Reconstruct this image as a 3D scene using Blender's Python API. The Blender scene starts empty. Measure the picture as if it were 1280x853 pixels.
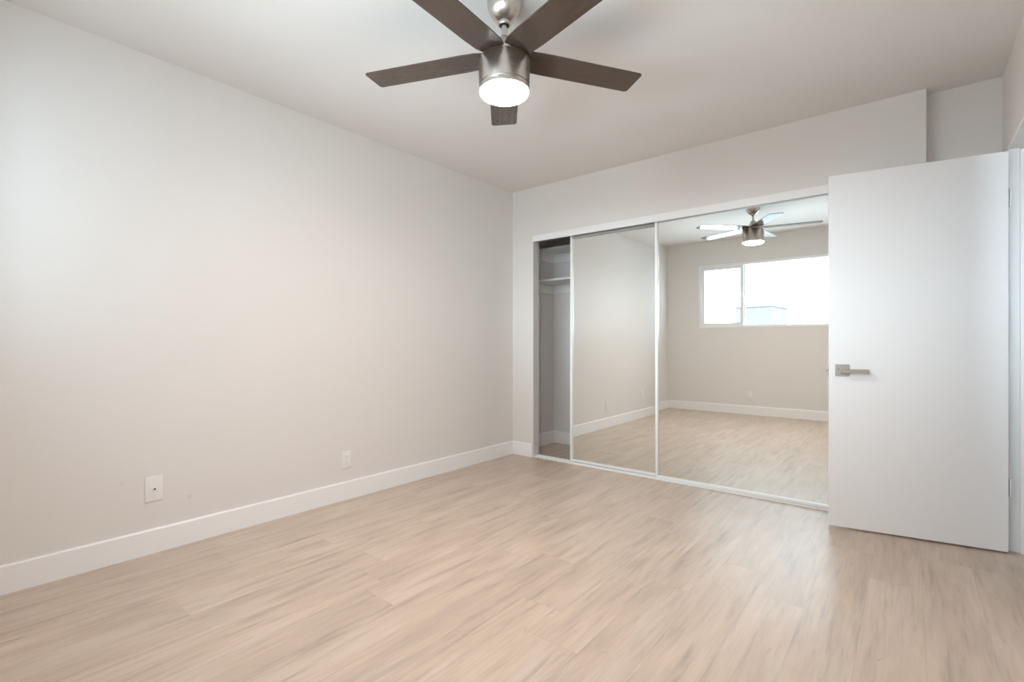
import bpy, bmesh, math, random
from mathutils import Vector, Matrix
random.seed(4)
S = bpy.context.scene
C = S.collection
PI = math.pi

# ------------------------------------------------------------------ camera, world, lights, exposure
H = 2.486            # ceiling height
YF = 3.694           # face of the closet wall
XR = 3.323           # face of the right wall
YAW = 0.6851
cam_d = bpy.data.cameras.new('camera')
cam_d.sensor_width = 36.0
cam_d.lens = 36.0 * 608.906 / 1280
cam_d.shift_y = 3.3 / 1280
cam_d.clip_start = 0.02
cam = bpy.data.objects.new('camera', cam_d)
C.objects.link(cam)
cam.location = (2.9376, 0.09, 1.047)
cam.rotation_euler = (PI / 2, 0, YAW)
S.camera = cam

SKY = 5.2
SKY_SIDE = 31.0
SIDE_EDGE = 0.983
SKY_BAND = 22.0
LAMP = 235.0
w = bpy.data.worlds.new('overcast_sky')
S.world = w
w.use_nodes = True
bg = w.node_tree.nodes['Background']
bg.inputs[0].default_value = (0.755, 0.895, 1.0, 1)
# bright patch added low to one side of the sky, lighting the left wall
wt = w.node_tree
wg = wt.nodes.new('ShaderNodeTexCoord')
wd = wt.nodes.new('ShaderNodeVectorMath')
wd.operation = 'DOT_PRODUCT'
wd.inputs[1].default_value = Vector((0.978, -0.208, 0.0)).normalized()
wh = wt.nodes.new('ShaderNodeVectorMath')
wh.operation = 'MULTIPLY'
wh.inputs[1].default_value = (1, 1, 0.35)
wz_ = wt.nodes.new('ShaderNodeVectorMath')
wz_.operation = 'NORMALIZE'
wr = wt.nodes.new('ShaderNodeMapRange')
wr.interpolation_type = 'SMOOTHSTEP'
wr.inputs['From Min'].default_value = SIDE_EDGE
wr.inputs['From Max'].default_value = 0.999
wr.inputs['To Min'].default_value = SKY
wr.inputs['To Max'].default_value = SKY_SIDE
wt.links.new(wg.outputs['Generated'], wh.inputs[0])
wt.links.new(wh.outputs[0], wz_.inputs[0])
wt.links.new(wz_.outputs[0], wd.inputs[0])
wt.links.new(wd.outputs['Value'], wr.inputs['Value'])
# bright cone added straight out from the window to light closet wall and door
wf = wt.nodes.new('ShaderNodeVectorMath')
wf.operation = 'DOT_PRODUCT'
wf.inputs[1].default_value = (0.0, -0.99, -0.14)
wt.links.new(wg.outputs['Generated'], wf.inputs[0])
wb = wt.nodes.new('ShaderNodeMapRange')
wb.interpolation_type = 'SMOOTHSTEP'
wb.inputs['From Min'].default_value = 0.84
wb.inputs['From Max'].default_value = 0.97
wb.inputs['To Min'].default_value = 0.0
wb.inputs['To Max'].default_value = SKY_BAND
wt.links.new(wf.outputs['Value'], wb.inputs['Value'])
wadd = wt.nodes.new('ShaderNodeMath')
wadd.operation = 'ADD'
wt.links.new(wr.outputs['Result'], wadd.inputs[0])
wt.links.new(wb.outputs['Result'], wadd.inputs[1])
wt.links.new(wadd.outputs[0], bg.inputs[1])
# the bright side of the sky is a cooler white
wn_ = wt.nodes.new('ShaderNodeMapRange')
wn_.inputs['From Min'].default_value = SKY
wn_.inputs['From Max'].default_value = SKY_SIDE
wt.links.new(wr.outputs['Result'], wn_.inputs['Value'])
wc = wt.nodes.new('ShaderNodeMix')
wc.data_type = 'RGBA'
wc.inputs[6].default_value = (0.755, 0.895, 1.0, 1)
wc.inputs[7].default_value = (0.60, 0.83, 1.0, 1)
wt.links.new(wn_.outputs['Result'], wc.inputs[0])
wt.links.new(wc.outputs[2], bg.inputs[0])

WX0, WX1, WZ0, WZ1 = 0.475, 2.845, 1.215, 2.135      # window opening
WT = 0.09                                            # thickness of the window wall
pl = bpy.data.lights.new('window_daylight_portal', 'AREA')   # sampling portal in the window opening
pl.shape = 'RECTANGLE'
pl.size = WX1 - WX0
pl.size_y = WZ1 - WZ0
pl.cycles.is_portal = True
po = bpy.data.objects.new('window_daylight_portal', pl)
po.location = ((WX0 + WX1) / 2, -WT - 0.01, (WZ0 + WZ1) / 2)
po.rotation_euler = (PI / 2, 0, 0)
C.objects.link(po)

S.view_settings.view_transform = 'Standard'
S.view_settings.look = 'None'
S.view_settings.gamma = 1
S.view_settings.use_curve_mapping = False
S.view_settings.exposure = 0.05
S.cycles.max_bounces = 14
S.cycles.diffuse_bounces = 8
S.cycles.glossy_bounces = 8
S.cycles.transparent_max_bounces = 12
S.cycles.sample_clamp_indirect = 12

# ------------------------------------------------------------------ materials
def new_mat(name):
    m = bpy.data.materials.new(name)
    m.use_nodes = True
    nt = m.node_tree
    return m, nt, nt.nodes['Principled BSDF']

def paint(name, col, rough=0.5, spec=0.5, bump=0.0, scale=220, metal=0.0, mottled=0.0):
    m, nt, b = new_mat(name)
    b.inputs['Base Color'].default_value = (*col, 1)
    b.inputs['Roughness'].default_value = rough
    b.inputs['Specular IOR Level'].default_value = spec
    b.inputs['Metallic'].default_value = metal
    g = nt.nodes.new('ShaderNodeNewGeometry')
    if bump:
        n = nt.nodes.new('ShaderNodeTexNoise')
        n.inputs['Scale'].default_value = scale
        n.inputs['Detail'].default_value = 3
        nt.links.new(g.outputs['Position'], n.inputs['Vector'])
        bp = nt.nodes.new('ShaderNodeBump')
        bp.inputs['Strength'].default_value = bump
        bp.inputs['Distance'].default_value = 0.002
        nt.links.new(n.outputs['Fac'], bp.inputs['Height'])
        nt.links.new(bp.outputs['Normal'], b.inputs['Normal'])
    if mottled:
        n = nt.nodes.new('ShaderNodeTexNoise')
        n.inputs['Scale'].default_value = 1.7
        n.inputs['Detail'].default_value = 4
        nt.links.new(g.outputs['Position'], n.inputs['Vector'])
        mx = nt.nodes.new('ShaderNodeMix')
        mx.data_type = 'RGBA'
        mx.inputs[6].default_value = (*[c * (1 - mottled) for c in col], 1)
        mx.inputs[7].default_value = (*[min(1, c * (1 + mottled)) for c in col], 1)
        nt.links.new(n.outputs['Fac'], mx.inputs[0])
        nt.links.new(mx.outputs[2], b.inputs['Base Color'])
    return m

WALL = (0.750, 0.729, 0.702)
m_wall = paint('greige_wall_paint', WALL, 0.55, 0.35, 0.06, 160, mottled=0.01)
def wall_smudge(m, at, rad, dark):
    nt = m.node_tree
    b = nt.nodes['Principled BSDF']
    old = b.inputs['Base Color'].links[0].from_socket
    g = nt.nodes.new('ShaderNodeNewGeometry')
    d = nt.nodes.new('ShaderNodeVectorMath')
    d.operation = 'DISTANCE'
    d.inputs[1].default_value = at
    nt.links.new(g.outputs['Position'], d.inputs[0])
    r = nt.nodes.new('ShaderNodeMapRange')
    r.interpolation_type = 'SMOOTHSTEP'
    r.inputs['From Min'].default_value = rad * 0.2
    r.inputs['From Max'].default_value = rad
    r.inputs['To Min'].default_value = dark
    r.inputs['To Max'].default_value = 1.0
    nt.links.new(d.outputs['Value'], r.inputs['Value'])
    v = nt.nodes.new('ShaderNodeVectorMath')
    v.operation = 'SCALE'
    nt.links.new(old, v.inputs[0])
    nt.links.new(r.outputs['Result'], v.inputs['Scale'])
    nt.links.new(v.outputs[0], b.inputs['Base Color'])
wall_smudge(m_wall, (0.0, 1.002, 0.2416), 0.017, 0.90)      # scuff beside the cable plate
wall_smudge(m_wall, (0.0, 0.716, 0.3726), 0.016, 0.94)
m_ceil = paint('ceiling_paint', (0.765, 0.745, 0.725), 0.8, 0.2, 0.05, 160, mottled=0.01)
m_trim = paint('white_trim_paint', (0.87, 0.875, 0.875), 0.38, 0.5)
m_door = paint('white_door_paint', (0.83, 0.835, 0.84), 0.42, 0.5, 0.02, 60)
m_shelf = paint('white_shelf_paint', (0.80, 0.80, 0.79), 0.45, 0.5)
m_frame = paint('white_powder_coat', (0.86, 0.87, 0.87), 0.3, 0.5)
m_vinyl = paint('white_vinyl', (0.84, 0.86, 0.87), 0.35, 0.5)
m_plate = paint('white_plastic', (0.82, 0.81, 0.80), 0.3, 0.5)
m_dark = paint('dark_recess', (0.03, 0.03, 0.03), 0.6, 0.3)
m_nickel_dk = paint('brushed_nickel_dark', (0.45, 0.42, 0.39), 0.36, 0.5, metal=1)
m_lever = paint('satin_nickel', (0.44, 0.385, 0.345), 0.34, 0.5, metal=1)
m_slot = paint('outlet_slot', (0.35, 0.34, 0.33), 0.6, 0.3)
m_track = paint('anodised_track', (0.55, 0.56, 0.58), 0.35, 0.5, metal=0.8)
m_build = paint('neighbour_stucco', (0.27, 0.245, 0.235), 0.9, 0.1)
m_build2 = paint('neighbour_block_stucco', (0.60, 0.60, 0.60), 0.9, 0.1)

def brushed(name, col, rough):
    m, nt, b = new_mat(name)
    b.inputs['Metallic'].default_value = 1
    b.inputs['Base Color'].default_value = (*col, 1)
    tc = nt.nodes.new('ShaderNodeTexCoord')
    mp = nt.nodes.new('ShaderNodeMapping')
    mp.inputs['Scale'].default_value = (6, 6, 700)
    n = nt.nodes.new('ShaderNodeTexNoise')
    n.inputs['Scale'].default_value = 1.0
    n.inputs['Detail'].default_value = 2
    nt.links.new(tc.outputs['Object'], mp.inputs['Vector'])
    nt.links.new(mp.outputs['Vector'], n.inputs['Vector'])
    mr = nt.nodes.new('ShaderNodeMapRange')
    mr.inputs['To Min'].default_value = rough - 0.07
    mr.inputs['To Max'].default_value = rough + 0.07
    nt.links.new(n.outputs['Fac'], mr.inputs['Value'])
    nt.links.new(mr.outputs['Result'], b.inputs['Roughness'])
    b.inputs['Anisotropic'].default_value = 0.6
    return m
m_nickel = brushed('brushed_nickel', (0.66, 0.615, 0.57), 0.3)

def blade_wood():
    m, nt, b = new_mat('dark_wood_laminate')
    tc = nt.nodes.new('ShaderNodeTexCoord')
    mp = nt.nodes.new('ShaderNodeMapping')
    mp.inputs['Scale'].default_value = (3, 70, 70)
    n = nt.nodes.new('ShaderNodeTexNoise')
    n.inputs['Scale'].default_value = 1.0
    n.inputs['Detail'].default_value = 5
    nt.links.new(tc.outputs['Object'], mp.inputs['Vector'])
    nt.links.new(mp.outputs['Vector'], n.inputs['Vector'])
    cr = nt.nodes.new('ShaderNodeValToRGB')
    cr.color_ramp.elements[0].position = 0.3
    cr.color_ramp.elements[0].color = (0.062, 0.042, 0.032, 1)
    cr.color_ramp.elements[1].position = 0.75
    cr.color_ramp.elements[1].color = (0.080, 0.055, 0.042, 1)
    nt.links.new(n.outputs['Fac'], cr.inputs['Fac'])
    nt.links.new(cr.outputs['Color'], b.inputs['Base Color'])
    b.inputs['Roughness'].default_value = 0.12
    b.inputs['Specular IOR Level'].default_value = 0.6
    return m
m_blade = blade_wood()

def emission(name, col, strength):
    m = bpy.data.materials.new(name)
    m.use_nodes = True
    nt = m.node_tree
    nt.nodes.clear()
    e = nt.nodes.new('ShaderNodeEmission')
    e.inputs[0].default_value = (*col, 1)
    e.inputs[1].default_value = strength
    o = nt.nodes.new('ShaderNodeOutputMaterial')
    nt.links.new(e.outputs[0], o.inputs[0])
    return m
m_lamp = emission('lit_opal_glass', (1.0, 0.862, 0.815), LAMP)

def glass_pane():
    m = bpy.data.materials.new('window_glass')
    m.use_nodes = True
    nt = m.node_tree
    nt.nodes.clear()
    t = nt.nodes.new('ShaderNodeBsdfTransparent')
    t.inputs[0].default_value = (0.97, 0.985, 0.98, 1)
    g = nt.nodes.new('ShaderNodeBsdfGlossy')
    g.inputs['Roughness'].default_value = 0.0
    lw = nt.nodes.new('ShaderNodeLayerWeight')
    lw.inputs['Blend'].default_value = 0.5
    pw = nt.nodes.new('ShaderNodeMath')
    pw.operation = 'POWER'
    pw.inputs[1].default_value = 5.0
    nt.links.new(lw.outputs['Facing'], pw.inputs[0])
    fr = nt.nodes.new('ShaderNodeMath')          # Schlick reflectance of one face of the pane
    fr.operation = 'MULTIPLY_ADD'
    fr.inputs[1].default_value = 0.90
    fr.inputs[2].default_value = 0.03
    nt.links.new(pw.outputs[0], fr.inputs[0])
    mx = nt.nodes.new('ShaderNodeMixShader')
    o = nt.nodes.new('ShaderNodeOutputMaterial')
    nt.links.new(fr.outputs[0], mx.inputs[0])
    nt.links.new(t.outputs[0], mx.inputs[1])
    nt.links.new(g.outputs[0], mx.inputs[2])
    nt.links.new(mx.outputs[0], o.inputs[0])
    return m
m_glass = glass_pane()

def mirror_mat():
    m, nt, b = new_mat('mirror_silver')
    b.inputs['Metallic'].default_value = 1
    b.inputs['Base Color'].default_value = (0.895, 0.925, 0.91, 1)
    b.inputs['Roughness'].default_value = 0.0
    return m
m_mirror = mirror_mat()

def floor_mat():
    m, nt, b = new_mat('light_oak_vinyl_planks')
    N, L = nt.nodes, nt.links
    def math_(op, a, bb=None, c=None):
        n = N.new('ShaderNodeMath')
        n.operation = op
        for i, v in enumerate((a, bb, c)):
            if v is None:
                continue
            if isinstance(v, (int, float)):
                n.inputs[i].default_value = v
            else:
                L.new(v, n.inputs[i])
        return n.outputs[0]
    g = N.new('ShaderNodeNewGeometry')
    sp = N.new('ShaderNodeSeparateXYZ')
    L.new(g.outputs['Position'], sp.inputs[0])
    X, Y = sp.outputs[0], sp.outputs[1]
    PW, PL = 0.182, 1.22
    xs = math_('DIVIDE', math_('ADD', X, 5.03), PW)
    row = math_('FLOOR', xs)
    fx = math_('FRACT', xs)
    wn = N.new('ShaderNodeTexWhiteNoise')
    wn.noise_dimensions = '1D'
    L.new(row, wn.inputs['W'])
    ys = math_('ADD', math_('DIVIDE', math_('ADD', Y, 9.0), PL), math_('MULTIPLY', wn.outputs['Value'], 3.7))
    col = math_('FLOOR', ys)
    fy = math_('FRACT', ys)
    wn2 = N.new('ShaderNodeTexWhiteNoise')
    wn2.noise_dimensions = '2D'
    cv = N.new('ShaderNodeCombineXYZ')
    L.new(row, cv.inputs[0]); L.new(col, cv.inputs[1])
    L.new(cv.outputs[0], wn2.inputs['Vector'])
    rnd = wn2.outputs['Value']
    # grain coordinates: stretched along the plank, offset per plank
    def grain(sx, sy, detail, rough, dist=0.0):
        c = N.new('ShaderNodeCombineXYZ')
        L.new(math_('MULTIPLY', X, sx), c.inputs[0])
        L.new(math_('MULTIPLY', Y, sy), c.inputs[1])
        L.new(math_('MULTIPLY', rnd, 37.0), c.inputs[2])
        n = N.new('ShaderNodeTexNoise')
        n.inputs['Scale'].default_value = 1.0
        n.inputs['Detail'].default_value = detail
        n.inputs['Roughness'].default_value = rough
        n.inputs['Distortion'].default_value = dist
        L.new(c.outputs[0], n.inputs['Vector'])
        return n.outputs['Fac']
    g1 = grain(30, 2.6, 5, 0.62, 0.2)      # broad streaks
    g2 = grain(110, 5.0, 4, 0.65, 0.3)     # fine fibres
    g3 = grain(8, 1.8, 3, 0.5, 0.6)       # cloudy tone
    g4 = grain(17, 4.5, 6, 0.68, 1.6)       # knots and cracks
    def ramp(f, stops):
        r = N.new('ShaderNodeValToRGB')
        el = r.color_ramp.elements
        while len(el) < len(stops):
            el.new(0.5)
        for e, (p, c) in zip(el, stops):
            e.position = p
            e.color = (*c, 1)
        L.new(f, r.inputs['Fac'])
        return r.outputs['Color']
    base = ramp(g3, [(0.30, (0.505, 0.40, 0.315)), (0.5, (0.575, 0.458, 0.358)), (0.7, (0.615, 0.51, 0.42))])
    def mix(blend, f, a, c):
        n = N.new('ShaderNodeMix')
        n.data_type = 'RGBA'
        n.blend_type = blend
        if isinstance(f, (int, float)):
            n.inputs[0].default_value = f
        else:
            L.new(f, n.inputs[0])
        for i, v in ((6, a), (7, c)):
            if isinstance(v, tuple):
                n.inputs[i].default_value = (*v, 1)
            else:
                L.new(v, n.inputs[i])
        return n.outputs[2]
    st = ramp(g1, [(0.30, (0.72, 0.695, 0.68)), (0.45, (0.95, 0.945, 0.94)), (0.6, (1.04, 1.03, 1.02))])
    c1 = mix('MULTIPLY', 1.0, base, st)
    fb = ramp(g2, [(0.30, (0.86, 0.85, 0.84)), (0.55, (1.0, 1.0, 1.0))])
    c2 = mix('MULTIPLY', 0.7, c1, fb)
    kn = ramp(g4, [(0.27, (0.52, 0.44, 0.39)), (0.35, (1, 1, 1))])
    c3 = mix('MULTIPLY', 0.8, c2, kn)
    tone = N.new('ShaderNodeMapRange')
    tone.inputs['To Min'].default_value = 0.97
    tone.inputs['To Max'].default_value = 1.03
    L.new(rnd, tone.inputs['Value'])
    tv = N.new('ShaderNodeCombineColor')
    for i in range(3):
        L.new(tone.outputs[0], tv.inputs[i])
    c4 = mix('MULTIPLY', 1.0, c3, tv.outputs[0])
    # seams
    ex = math_('MINIMUM', fx, math_('SUBTRACT', 1.0, fx))
    ey = math_('MINIMUM', fy, math_('SUBTRACT', 1.0, fy))
    sx = math_('LESS_THAN', ex, 0.007)
    sy = math_('LESS_THAN', ey, 0.0012)
    seam = math_('MAXIMUM', sx, sy)
    c5 = mix('MULTIPLY', math_('MULTIPLY', seam, 0.28), c4, (0.55, 0.48, 0.43))
    L.new(c5, b.inputs['Base Color'])
    rr = N.new('ShaderNodeMapRange')
    rr.inputs['To Min'].default_value = 0.33
    rr.inputs['To Max'].default_value = 0.43
    L.new(g1, rr.inputs['Value'])
    L.new(rr.outputs[0], b.inputs['Roughness'])
    b.inputs['Specular IOR Level'].default_value = 0.8
    b.inputs['Coat Weight'].default_value = 0.5       # matt wear layer over the print
    b.inputs['Coat Roughness'].default_value = 0.6
    b.inputs['Coat IOR'].default_value = 1.55
    bp = N.new('ShaderNodeBump')
    bp.inputs['Strength'].default_value = 0.08
    bp.inputs['Distance'].default_value = 0.001
    hgt = math_('SUBTRACT', g2, seam)
    L.new(hgt, bp.inputs['Height'])
    L.new(bp.outputs['Normal'], b.inputs['Normal'])
    return m
m_floor = floor_mat()

# ------------------------------------------------------------------ mesh helpers
def add_box(bm, x0, x1, y0, y1, z0, z1, bev=0.0, seg=2):
    r = bmesh.ops.create_cube(bm, size=1.0)
    vs = r['verts']
    for v in vs:
        v.co = Vector(((x0 + x1) / 2 + v.co.x * (x1 - x0), (y0 + y1) / 2 + v.co.y * (y1 - y0), (z0 + z1) / 2 + v.co.z * (z1 - z0)))
    if bev:
        es = list({e for v in vs for e in v.link_edges})
        bmesh.ops.bevel(bm, geom=es, offset=bev, segments=seg, affect='EDGES', profile=0.5)

def add_lathe(bm, prof, cx=0, cy=0, n=64, axis='z'):
    rings = []
    for r, z in prof:
        if r < 1e-6:
            rings.append([bm.verts.new((cx, cy, z))])
        else:
            rings.append([bm.verts.new((cx + r * math.cos(2 * PI * i / n), cy + r * math.sin(2 * PI * i / n), z)) for i in range(n)])
    for a, c in zip(rings, rings[1:]):
        for i in range(n):
            j = (i + 1) % n
            if len(a) == 1 and len(c) == 1:
                continue
            if len(a) == 1:
                bm.faces.new((a[0], c[i], c[j]))
            elif len(c) == 1:
                bm.faces.new((a[i], c[0], a[j]))
            else:
                bm.faces.new((a[i], c[i], c[j], a[j]))

def xform(bm, M):
    bmesh.ops.transform(bm, matrix=M, verts=bm.verts)

def finish(name, bm, mat, parent=None, loc=None, smooth=False, rot=None):
    bmesh.ops.recalc_face_normals(bm, faces=bm.faces)
    me = bpy.data.meshes.new(name)
    bm.to_mesh(me)
    bm.free()
    me.materials.append(mat)
    if smooth:
        for p in me.polygons:
            p.use_smooth = True
        me.set_sharp_from_angle(angle=math.radians(35))
    o = bpy.data.objects.new(name, me)
    C.objects.link(o)
    if parent:
        o.parent = parent
    if loc:
        o.location = loc
    if rot:
        o.rotation_euler = rot
    return o

def boxes(name, lst, mat, parent=None, bev=0.0, loc=None, smooth=False):
    bm = bmesh.new()
    for t in lst:
        add_box(bm, *t, bev=bev)
    return finish(name, bm, mat, parent, loc, smooth)

def lathe(name, prof, mat, parent=None, n=64, M=None, loc=None):
    bm = bmesh.new()
    add_lathe(bm, prof, n=n)
    if M is not None:
        xform(bm, M)
    return finish(name, bm, mat, parent, loc, True)

def tag(o, label, cat, group=None, kind=None):
    o['label'] = label
    o['category'] = cat
    if group:
        o['group'] = group
    if kind:
        o['kind'] = kind
    return o

def thing(name, loc, rot=(0, 0, 0)):
    o = bpy.data.objects.new(name, None)
    o.empty_display_size = 0.1
    C.objects.link(o)
    o.location = loc
    o.rotation_euler = rot
    return o

def struct(o):
    o['kind'] = 'structure'
    return o

# ------------------------------------------------------------------ room shell
YB = 4.385                      # back of the closet
OX0, OX1, OZ = 0.245, 2.690, 2.036   # closet opening
DY0, DY1, DZ = 2.80, 3.598, 2.045    # rough doorway in the right wall
XH = 4.55                       # far wall of the hall
struct(boxes('floor', [(-0.12, XH + 0.1, -WT, YB + 0.1, -0.08, 0.0)], m_floor))
struct(boxes('ceiling', [(-0.12, XH + 0.1, -WT, YB + 0.1, H, H + 0.1)], m_ceil))
struct(boxes('wall_left', [(-0.12, 0.0, -WT, YB + 0.1, 0, H)], m_wall))
struct(boxes('wall_back', [(0, WX0, -WT, 0, 0, H), (WX1, XR, -WT, 0, 0, H),
                           (WX0, WX1, -WT, 0, 0, WZ0), (WX0, WX1, -WT, 0, WZ1, H)], m_wall))
struct(boxes('wall_front', [(0, OX0, YF, YF + 0.09, 0, H), (OX1, 3.009, YF, YF + 0.09, 0, H),
                            (OX0, OX1, YF, YF + 0.09, OZ, H)], m_wall))
struct(boxes('wall_alcove', [(2.95, XR, YF + 0.095, YF + 0.19, 0, H)], m_wall))
struct(boxes('wall_closet_back', [(0, 3.05, YB, YB + 0.1, 0, H)], m_wall))
struct(boxes('wall_closet_right', [(2.95, 3.05, YF + 0.19, YB, 0, H), (2.95, 3.009, YF + 0.09, YF + 0.095, 0, H)], m_wall))
struct(boxes('wall_right', [(XR, XR + 0.11, -WT, DY0, 0, H), (XR, XR + 0.11, DY1, YF + 0.3, 0, H),
                            (XR, XR + 0.11, DY0, DY1, DZ, H)], m_wall))
struct(boxes('wall_hall', [(XH, XH + 0.1, -WT, YB + 0.1, 0, H), (XR + 0.11, XH, YF + 0.3, YF + 0.4, 0, H),
                           (XR + 0.11, XH, -WT, 0, 2.1, H), (XR + 0.11, XH, -WT, 0, 0, 1.1), (XR + 0.11, 4.0, -WT, 0, 1.1, 2.1)], m_wall))  # unseen opening at the hall's end, added to daylight the door frame

def baseboard(name, pts_list, h=0.121, t=0.014):
    """each run: (x0,y0,x1,y1,nx,ny) along the wall face with the normal into the room"""
    bm = bmesh.new()
    for x0, y0, x1, y1, nx, ny in pts_list:
        prof = [(0, 0), (t, 0), (t, h - 0.006), (t - 0.004, h), (0, h)]
        a = [bm.verts.new((x0 + nx * d, y0 + ny * d, z)) for d, z in prof]
        c = [bm.verts.new((x1 + nx * d, y1 + ny * d, z)) for d, z in prof]
        k = len(prof)
        for i in range(k):
            bm.faces.new((a[i], a[(i + 1) % k], c[(i + 1) % k], c[i]))
        bm.faces.new(a)
        bm.faces.new(c[::-1])
    return struct(finish(name, bm, m_trim))
baseboard('baseboard_left', [(0, 0, 0, YF, 1, 0)])
baseboard('baseboard_back', [(0.0141, 0, XR - 0.0141, 0, 0, 1)])
baseboard('baseboard_front', [(0.0141, YF, 0.240, YF, 0, -1), (2.70, YF, 3.009, YF, 0, -1)])
baseboard('baseboard_alcove', [(3.0091, YF + 0.095, XR - 0.0141, YF + 0.095, 0, -1)])
baseboard('baseboard_right', [(XR, 0, XR, DY0 - 0.002, -1, 0), (XR, DY1 + 0.002, XR, YF + 0.095, -1, 0)])
baseboard('baseboard_closet_left', [(0, YF + 0.09, 0, YB, 1, 0)])
baseboard('baseboard_closet_back', [(0.0141, YB, 2.95, YB, 0, -1)])

# doorway lining: head and two jambs with a stop
JT = 0.018
bm = bmesh.new()
add_box(bm, XR - 0.001, XR + 0.111, DY1 - JT, DY1, 0, DZ, 0.0015)
add_box(bm, XR - 0.001, XR + 0.111, DY0, DY0 + JT, 0, DZ, 0.0015)
add_box(bm, XR - 0.001, XR + 0.111, DY0 + JT, DY1 - JT, DZ - JT, DZ, 0.0015)
add_box(bm, XR + 0.040, XR + 0.075, DY1 - JT - 0.011, DY1 - JT, 0, DZ - JT, 0.001)
add_box(bm, XR + 0.040, XR + 0.075, DY0 + JT, DY0 + JT + 0.011, 0, DZ - JT, 0.001)
add_box(bm, XR + 0.040, XR + 0.075, DY0 + JT + 0.011, DY1 - JT - 0.011, DZ - JT - 0.011, DZ - JT, 0.001)
struct(finish('trim_1', bm, m_trim))

# ------------------------------------------------------------------ window (seen in the mirror)
win = thing('window_1', ((WX0 + WX1) / 2, 0, WZ0))
win['kind'] = 'structure'
win['label'] = 'wide white sliding window set high in the wall, seen in the mirror'
wx, wz = (WX1 - WX0) / 2, WZ1 - WZ0
FY0, FY1 = -0.085, 0.006
F = 0.034
bm = bmesh.new()
for t in ((-wx, -wx + F, FY0, FY1, 0, wz), (wx - F, wx, FY0, FY1, 0, wz),
          (-wx + F, wx - F, FY0, FY1, 0, F), (-wx + F, wx - F, FY0, FY1, wz - F, wz)):
    add_box(bm, *t, bev=0.003)
finish('window_frame', bm, m_vinyl, win)
for sgn in (-1, 1):
    xa, xb = sorted((sgn * (wx - F), sgn * (wx - 0.615)))
    s = 0.042
    bm = bmesh.new()
    for t in ((xa, xa + s, -0.040, -0.012, F, wz - F), (xb - s, xb, -0.040, -0.012, F, wz - F),
              (xa + s, xb - s, -0.040, -0.012, F, F + s), (xa + s, xb - s, -0.040, -0.012, wz - F - s, wz - F)):
        add_box(bm, *t, bev=0.002)
    sash = finish('sliding_sash', bm, m_vinyl, win)
    boxes('sash_glass', [(xa + s, xb - s, -0.028, -0.024, F + s, wz - F - s)], m_glass, sash)
    xl = xb - 0.015 if sgn < 0 else xa + 0.015
    boxes('sash_latch', [(xl - 0.010, xl + 0.010, -0.012, 0.004, wz * 0.47, wz * 0.47 + 0.065)], m_vinyl, sash, bev=0.003)
bm = bmesh.new()
mxx = wx - 0.600
for t in ((-mxx - 0.030, -mxx + 0.030, -0.078, -0.046, F, wz - F), (mxx - 0.030, mxx + 0.030, -0.078, -0.046, F, wz - F)):
    add_box(bm, *t, bev=0.002)
finish('mullion', bm, m_vinyl, win)
boxes('fixed_glass', [(-mxx + 0.030, mxx - 0.030, -0.064, -0.060, F, wz - F)], m_glass, win)

# neighbouring building outside the window
nb = thing('neighbouring_building', (-1.5, -15.5, -3.0))
tag(nb, 'faint pale flat-roofed building outside the window, seen in the mirror', 'building')
boxes('wall', [(-4.5, 8.5, -4, 1.5, 0, 4.35)], m_build2, nb, bev=0.02)
boxes('roof_block', [(-1.3, 0.06, -1.5, 1.5, 4.35, 5.25)], m_build, nb, bev=0.02)
boxes('parapet', [(-1.34, 0.10, -1.54, 1.54, 5.25, 5.31)], m_build, nb, bev=0.01)

# ------------------------------------------------------------------ closet: tracks, mirror doors, shelves
tr = thing('sliding_door_top_track', (OX0, YF, OZ))
tag(tr, 'white metal track along the top of the mirrored closet opening', 'door track')
LW = OX1 - OX0
boxes('fascia', [(0.0, LW, -0.012, -0.0005, -0.052, 0.004)], m_frame, tr, bev=0.002)
boxes('channel', [(0.001, LW - 0.001, 0.0041, 0.088, -0.008, -0.0005), (0.001, LW - 0.001, 0.0495, 0.0525, -0.040, -0.008),
                  (0.001, LW - 0.001, 0.085, 0.088, -0.040, -0.008)], m_track, tr)
bt = thing('sliding_door_bottom_track', (OX0, YF, 0))
tag(bt, 'white metal floor track under the mirrored closet doors', 'door track')
boxes('track_plate', [(0.0, LW, -0.002, 0.088, 0.0, 0.006)], m_frame, bt, bev=0.0015)
boxes('guide_rail', [(0.001, LW - 0.001, 0.030, 0.034, 0.006, 0.012)], m_frame, bt)
boxes('guide_rail', [(0.001, LW - 0.001, 0.074, 0.078, 0.006, 0.012)], m_frame, bt)

def mirror_door(x0, x1, y, a, t, label):
    zb, zt = 0.011, 2.010
    cx = (x0 + x1) / 2
    hw = (x1 - x0) / 2
    d = thing('sliding_mirror_door', (cx, y, zb), (-math.radians(t), 0, math.radians(a)))
    # lean about the height of one metre so the leaf stays in its track
    d.location.y += math.sin(math.radians(-t)) * (1.0 - zb)
    tag(d, label, 'mirror door', 'mirrored sliding closet doors')
    hh = zt - zb
    sw, dp = 0.020, 0.012
    for sx in (-1, 1):
        xa, xb = sorted((sx * hw, sx * (hw - sw)))
        boxes('stile', [(xa, xb, -dp - 0.003, dp, 0, hh)], m_frame, d, bev=0.003, smooth=True)
    boxes('bottom_rail', [(-hw + sw, hw - sw, -dp, dp, 0, 0.017)], m_frame, d, bev=0.002)
    boxes('top_rail', [(-hw + sw, hw - sw, -dp, dp, hh - 0.030, hh)], m_track, d, bev=0.002)
    boxes('mirror_panel', [(-hw + sw - 0.002, hw - sw + 0.002, 0.0, 0.005, 0.015, hh - 0.028)], m_mirror, d)
    return d
mirror_door(0.613, 1.873, YF + 0.0685, 0.304, 0.101, 'left mirrored closet door, on the rear track beside the open gap')
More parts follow.
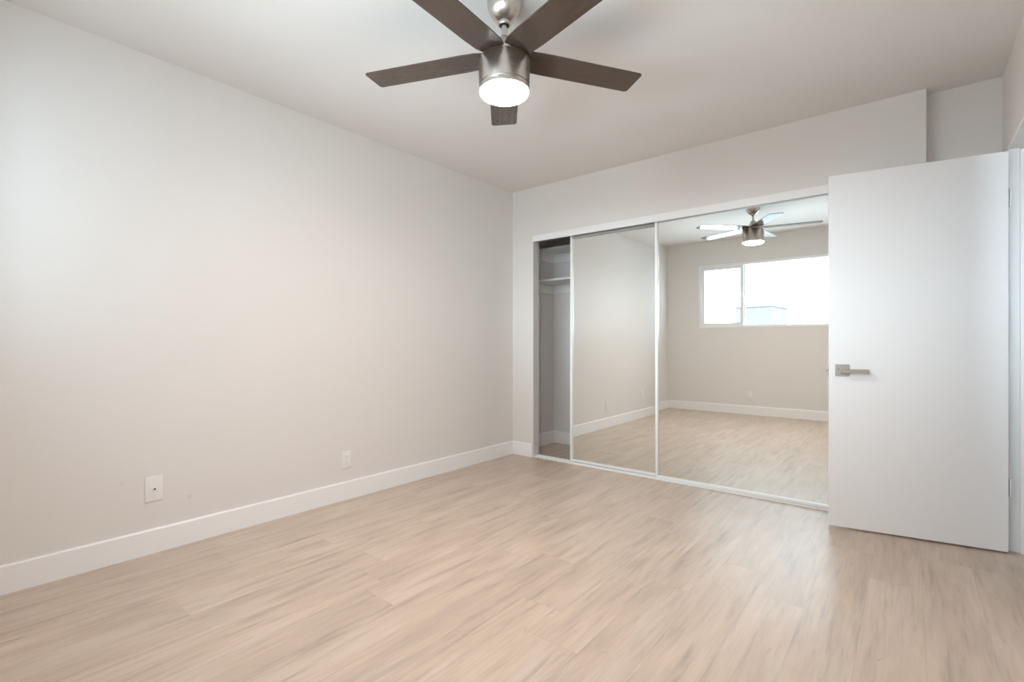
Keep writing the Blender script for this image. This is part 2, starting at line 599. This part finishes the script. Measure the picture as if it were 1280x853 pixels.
mirror_door(1.409, 2.680, YF + 0.0275, -0.265, -0.431, 'right mirrored closet door, in front, reflecting the window and fan')

def closet_shelf(z, yfront, label, cz):
    s = thing('closet_shelf', (0, YB, z))
    tag(s, label, 'shelf', 'closet shelves')
    boxes('shelf_board', [(0.001, 2.949, yfront - YB, -0.001, 0, 0.019)], m_shelf, s, bev=0.001)
    boxes('wall_cleat', [(0.001, 0.019, yfront - YB + 0.01, -0.020, -cz, 0)], m_shelf, s, bev=0.001)
    boxes('wall_cleat', [(0.001, 2.949, -0.019, -0.001, -cz, 0)], m_shelf, s, bev=0.001)
closet_shelf(1.990, 4.10, 'white upper closet shelf just under the closet top', 0.095)
closet_shelf(1.668, 4.05, 'white lower closet shelf below the upper one', 0.097)

# ------------------------------------------------------------------ open entry door
dv = Vector((-0.739, -0.129, 0)).normalized()
DW, DT, DH0, DH1 = 0.750, 0.035, 0.010, 2.004
door = thing('door_1', (3.3165, 3.522, 0), (0, 0, math.atan2(dv.y, dv.x)))
door['kind'] = 'structure'
door['label'] = 'white flush slab door standing open in front of the mirrored closet'
# local +x runs to the free edge, local +y towards the camera; the slab lies on -y
boxes('door_slab', [(0.0, DW, -DT, 0.0, DH0, DH1)], m_door, door, bev=0.0015)
for zc in (1.775, 0.328):
    bm = bmesh.new()
    add_lathe(bm, [(0, zc - 0.047), (0.0035, zc - 0.046), (0.0055, zc - 0.0445), (0.0055, zc + 0.0445), (0.0035, zc + 0.046), (0, zc + 0.047)], cx=-0.0065, cy=-DT - 0.001, n=20)
    add_box(bm, -0.0012, 0.0, -DT, -0.004, zc - 0.0445, zc + 0.0445)
    add_box(bm, -0.013, -0.0065, -DT + 0.002, -0.006, zc - 0.0445, zc + 0.0445)
    finish('door_hinge', bm, m_trim, door, smooth=True)

def lever(side):
    """square rose with a straight square lever on one face; side=+1 faces the camera"""
    y0 = 0.0 if side > 0 else -DT
    def yy(a, b):
        return tuple(sorted((y0 + side * a, y0 + side * b)))
    zc, xc = 0.897, 0.687
    bm = bmesh.new()
    a, b = yy(0, 0.008)
    add_box(bm, xc - 0.033, xc + 0.033, a, b, zc - 0.033, zc + 0.033, 0.0015)
    ros = finish('handle_rose', bm, m_nickel_dk, door)
    bm = bmesh.new()
    a, b = yy(0.008, 0.046)
    M = Matrix.Translation((xc, 0, zc - 0.004)) @ Matrix.Rotation(PI / 2, 4, 'X')
    add_lathe(bm, [(0, -b), (0.010, -b), (0.010, -a), (0, -a)], n=24)
    xform(bm, M)
    a, b = yy(0.040, 0.053)
    add_box(bm, xc - 0.118, xc + 0.012, a, b, zc - 0.015, zc + 0.008, 0.002)
    finish('lever', bm, m_lever, ros)
    a, b = yy(0.0078, 0.0086)
    boxes('lock_slot', [(xc + 0.0155, xc + 0.0185, a, b, zc - 0.002, zc + 0.012)], m_dark, ros)
lever(1)
lever(-1)
bm = bmesh.new()
add_box(bm, DW - 0.0002, DW + 0.0016, -DT / 2 - 0.012, -DT / 2 + 0.012, 0.897 - 0.028, 0.897 + 0.028, 0.0005)
add_box(bm, DW + 0.001, DW + 0.012, -DT / 2 - 0.007, -DT / 2 + 0.007, 0.897 - 0.009, 0.897 + 0.009, 0.002)
finish('latch_bolt', bm, m_nickel_dk, door)

# ------------------------------------------------------------------ ceiling fan
FX, FY = 1.6154, 1.6567
fan = thing('ceiling_fan', (FX, FY, H))
tag(fan, 'brushed nickel ceiling fan with five dark blades and a lit globe', 'ceiling fan')
def P(lst):
    return [(r, z - H) for r, z in lst]
lathe('canopy', P([(0, H), (0.072, H), (0.0725, H - 0.006), (0.0715, H - 0.020), (0.067, H - 0.038), (0.058, H - 0.056), (0.046, H - 0.072),
                   (0.034, H - 0.083), (0.026, H - 0.088), (0.0255, H - 0.097), (0.0235, H - 0.100), (0.018, H - 0.100), (0.017, H - 0.086), (0, H - 0.085)]), m_nickel, fan)
lathe('hanger_ball', P([(0, 2.402), (0.0145, 2.402), (0.0165, 2.396), (0.0155, 2.388), (0.0128, 2.383), (0, 2.383)]), m_dark, fan, n=32)
lathe('downrod', P([(0, 2.399), (0.0112, 2.399), (0.0112, 2.300), (0, 2.300)]), m_nickel, fan, n=32)
lathe('coupling_cover', P([(0, 2.334), (0.020, 2.334), (0.024, 2.331), (0.030, 2.318), (0.039, 2.296), (0.047, 2.276), (0.060, 2.268), (0.075, 2.266), (0.078, 2.262), (0.078, 2.238), (0, 2.238)]), m_nickel, fan)
lathe('motor_housing', P([(0, 2.240), (0.098, 2.240), (0.1045, 2.2385), (0.107, 2.234), (0.107, 2.1295), (0.103, 2.1290), (0.103, 2.1255), (0.107, 2.1250),
                          (0.107, 2.108), (0.1055, 2.1045), (0.1035, 2.1045), (0.1025, 2.1065), (0, 2.1065)]), m_nickel, fan, n=96)
prof = [(0.1015, 2.1065), (0.1015, 2.100)]
for i in range(1, 9):
    a = i / 8 * PI / 2
    prof.append((0.1015 * math.cos(a) if i < 8 else 0.0, 2.100 - 0.022 * math.sin(a)))
lathe('light_globe', P([(0, 2.1064)] + prof), m_lamp, fan, n=64)

def blade_mesh():
    """blade along local +x, chord along y, rounded tip"""
    r0, r1, hw, th = 0.078, 0.632, 0.069, 0.0055
    rc = 0.012
    out = [(r0, -hw * 0.80), (r0 + 0.03, -hw * 0.97)]
    out += [(r0 + 0.10, -hw)]
    for i in range(7):
        a = -PI / 2 + i / 6 * PI / 2
        out.append((r1 - rc + rc * math.cos(a), -hw + rc + rc * math.sin(a)))
    for i in range(7):
        a = i / 6 * PI / 2
        out.append((r1 - rc + rc * math.cos(a), hw - rc + rc * math.sin(a)))
    out += [(r0 + 0.10, hw), (r0 + 0.03, hw * 0.97), (r0, hw * 0.80)]
    bm = bmesh.new()
    top = [bm.verts.new((x, y, th / 2)) for x, y in out]
    bot = [bm.verts.new((x, y, -th / 2)) for x, y in out]
    bm.faces.new(top)
    bm.faces.new(bot[::-1])
    k = len(out)
    side = [bm.faces.new((top[i], bot[i], bot[(i + 1) % k], top[(i + 1) % k])) for i in range(k)]
    es = [e for e in bm.edges if abs(e.verts[0].co.z - e.verts[1].co.z) < 1e-6]
    bmesh.ops.bevel(bm, geom=es, offset=0.0012, segments=1, affect='EDGES')
    return bm

def bracket_mesh():
    bm = bmesh.new()
    add_box(bm, 0.060, 0.150, -0.020, 0.020, 0.003, 0.0075, 0.001)
    for x, y in ((0.115, -0.011), (0.115, 0.011), (0.138, 0.0)):
        add_lathe(bm, [(0, 0.0105), (0.0035, 0.0100), (0.005, 0.0075), (0, 0.0075)], cx=x, cy=y, n=14)
    return bm
base_dir = math.atan2(math.cos(YAW), -math.sin(YAW)) + math.radians(1.0)
blade0 = finish('blade', blade_mesh(), m_blade, fan)
br0 = finish('blade_bracket', bracket_mesh(), m_nickel_dk, blade0)
for k in range(5):
    if k == 0:
        b_ = blade0
    else:
        b_ = blade0.copy()
        C.objects.link(b_)
        b_.parent = fan
        q = br0.copy()
        C.objects.link(q)
        q.parent = b_
    # counter-clockwise edge (+y) lower
    Mx = Matrix.Rotation(base_dir + k * math.radians(72), 4, 'Z') @ Matrix.Rotation(math.radians(-4.2), 4, 'X')
    b_.location = (0, 0, 2.254 - H)
    b_.rotation_euler = Mx.to_euler()

# ------------------------------------------------------------------ wall plates
def plate_base(name, loc, rotz, label, wd=0.072, ht=0.117):
    """plate in the local xz plane, facing local -y"""
    t = thing(name, loc, (0, 0, rotz))
    tag(t, label, 'wall plate', None)
    bm = bmesh.new()
    add_box(bm, -wd / 2, wd / 2, -0.006, 0.0, -ht / 2, ht / 2, 0.0025, 3)
    finish('plate', bm, m_plate, t, smooth=True)
    return t

def duplex(loc, rotz, label):
    t = plate_base('wall_outlet', loc, rotz, label)
    t['category'] = 'outlet'
    t['group'] = 'duplex outlets'
    r = boxes('receptacle', [(-0.0165, 0.0165, -0.0085, -0.005, -0.0335, 0.0335)], m_plate, t, bev=0.0012)
    for zc in (-0.019, 0.019):
        boxes('socket_slot', [(-0.0075, -0.0055, -0.0088, -0.008, zc - 0.002, zc + 0.006), (0.0055, 0.0075, -0.0088, -0.008, zc - 0.001, zc + 0.006),
                              (-0.002, 0.002, -0.0088, -0.008, zc - 0.010, zc - 0.006)], m_slot, r)
    for zc in (-0.048, 0.048):
        lathe('screw', [(0, -0.0068), (0.003, -0.0065), (0.0035, -0.0055), (0, -0.0055)], m_plate, t, n=14,
              M=Matrix.Translation((0, 0, zc)) @ Matrix.Rotation(-PI / 2, 4, 'X'))
    return t
# wall_left faces +x: local -y must point to +x
R_LEFT = PI / 2
R_BACK = PI
duplex((0.0, 1.923, 0.267), R_LEFT, 'white duplex outlet on the left wall, nearest the closet corner')
duplex((1.171, 0.0, 0.267), R_BACK, 'white duplex outlet on the wall under the window, seen in the mirror')
cx = plate_base('coax_plate', (0.0, 0.846, 0.320), R_LEFT, 'white wall plate with a single dark cable jack, low on the left wall', 0.076, 0.125)
MR = Matrix.Rotation(PI / 2, 4, 'X')
cj = lathe('cable_jack', [(0, 0.005), (0.0075, 0.005), (0.0075, 0.009), (0.0048, 0.009), (0.0048, 0.016), (0.0032, 0.016), (0.0032, 0.010), (0, 0.010)], m_plate, cx, n=24, M=MR)
lathe('jack_hole', [(0, 0.0090), (0.0044, 0.0090), (0.0044, 0.0164), (0, 0.0166)], m_dark, cj, n=20, M=MR)
for zc in (-0.042, 0.042):
    lathe('screw', [(0, 0.0055), (0.0035, 0.0055), (0.003, 0.0068), (0, 0.0070)], m_plate, cx, n=14, M=Matrix.Translation((0, 0, zc)) @ MR)
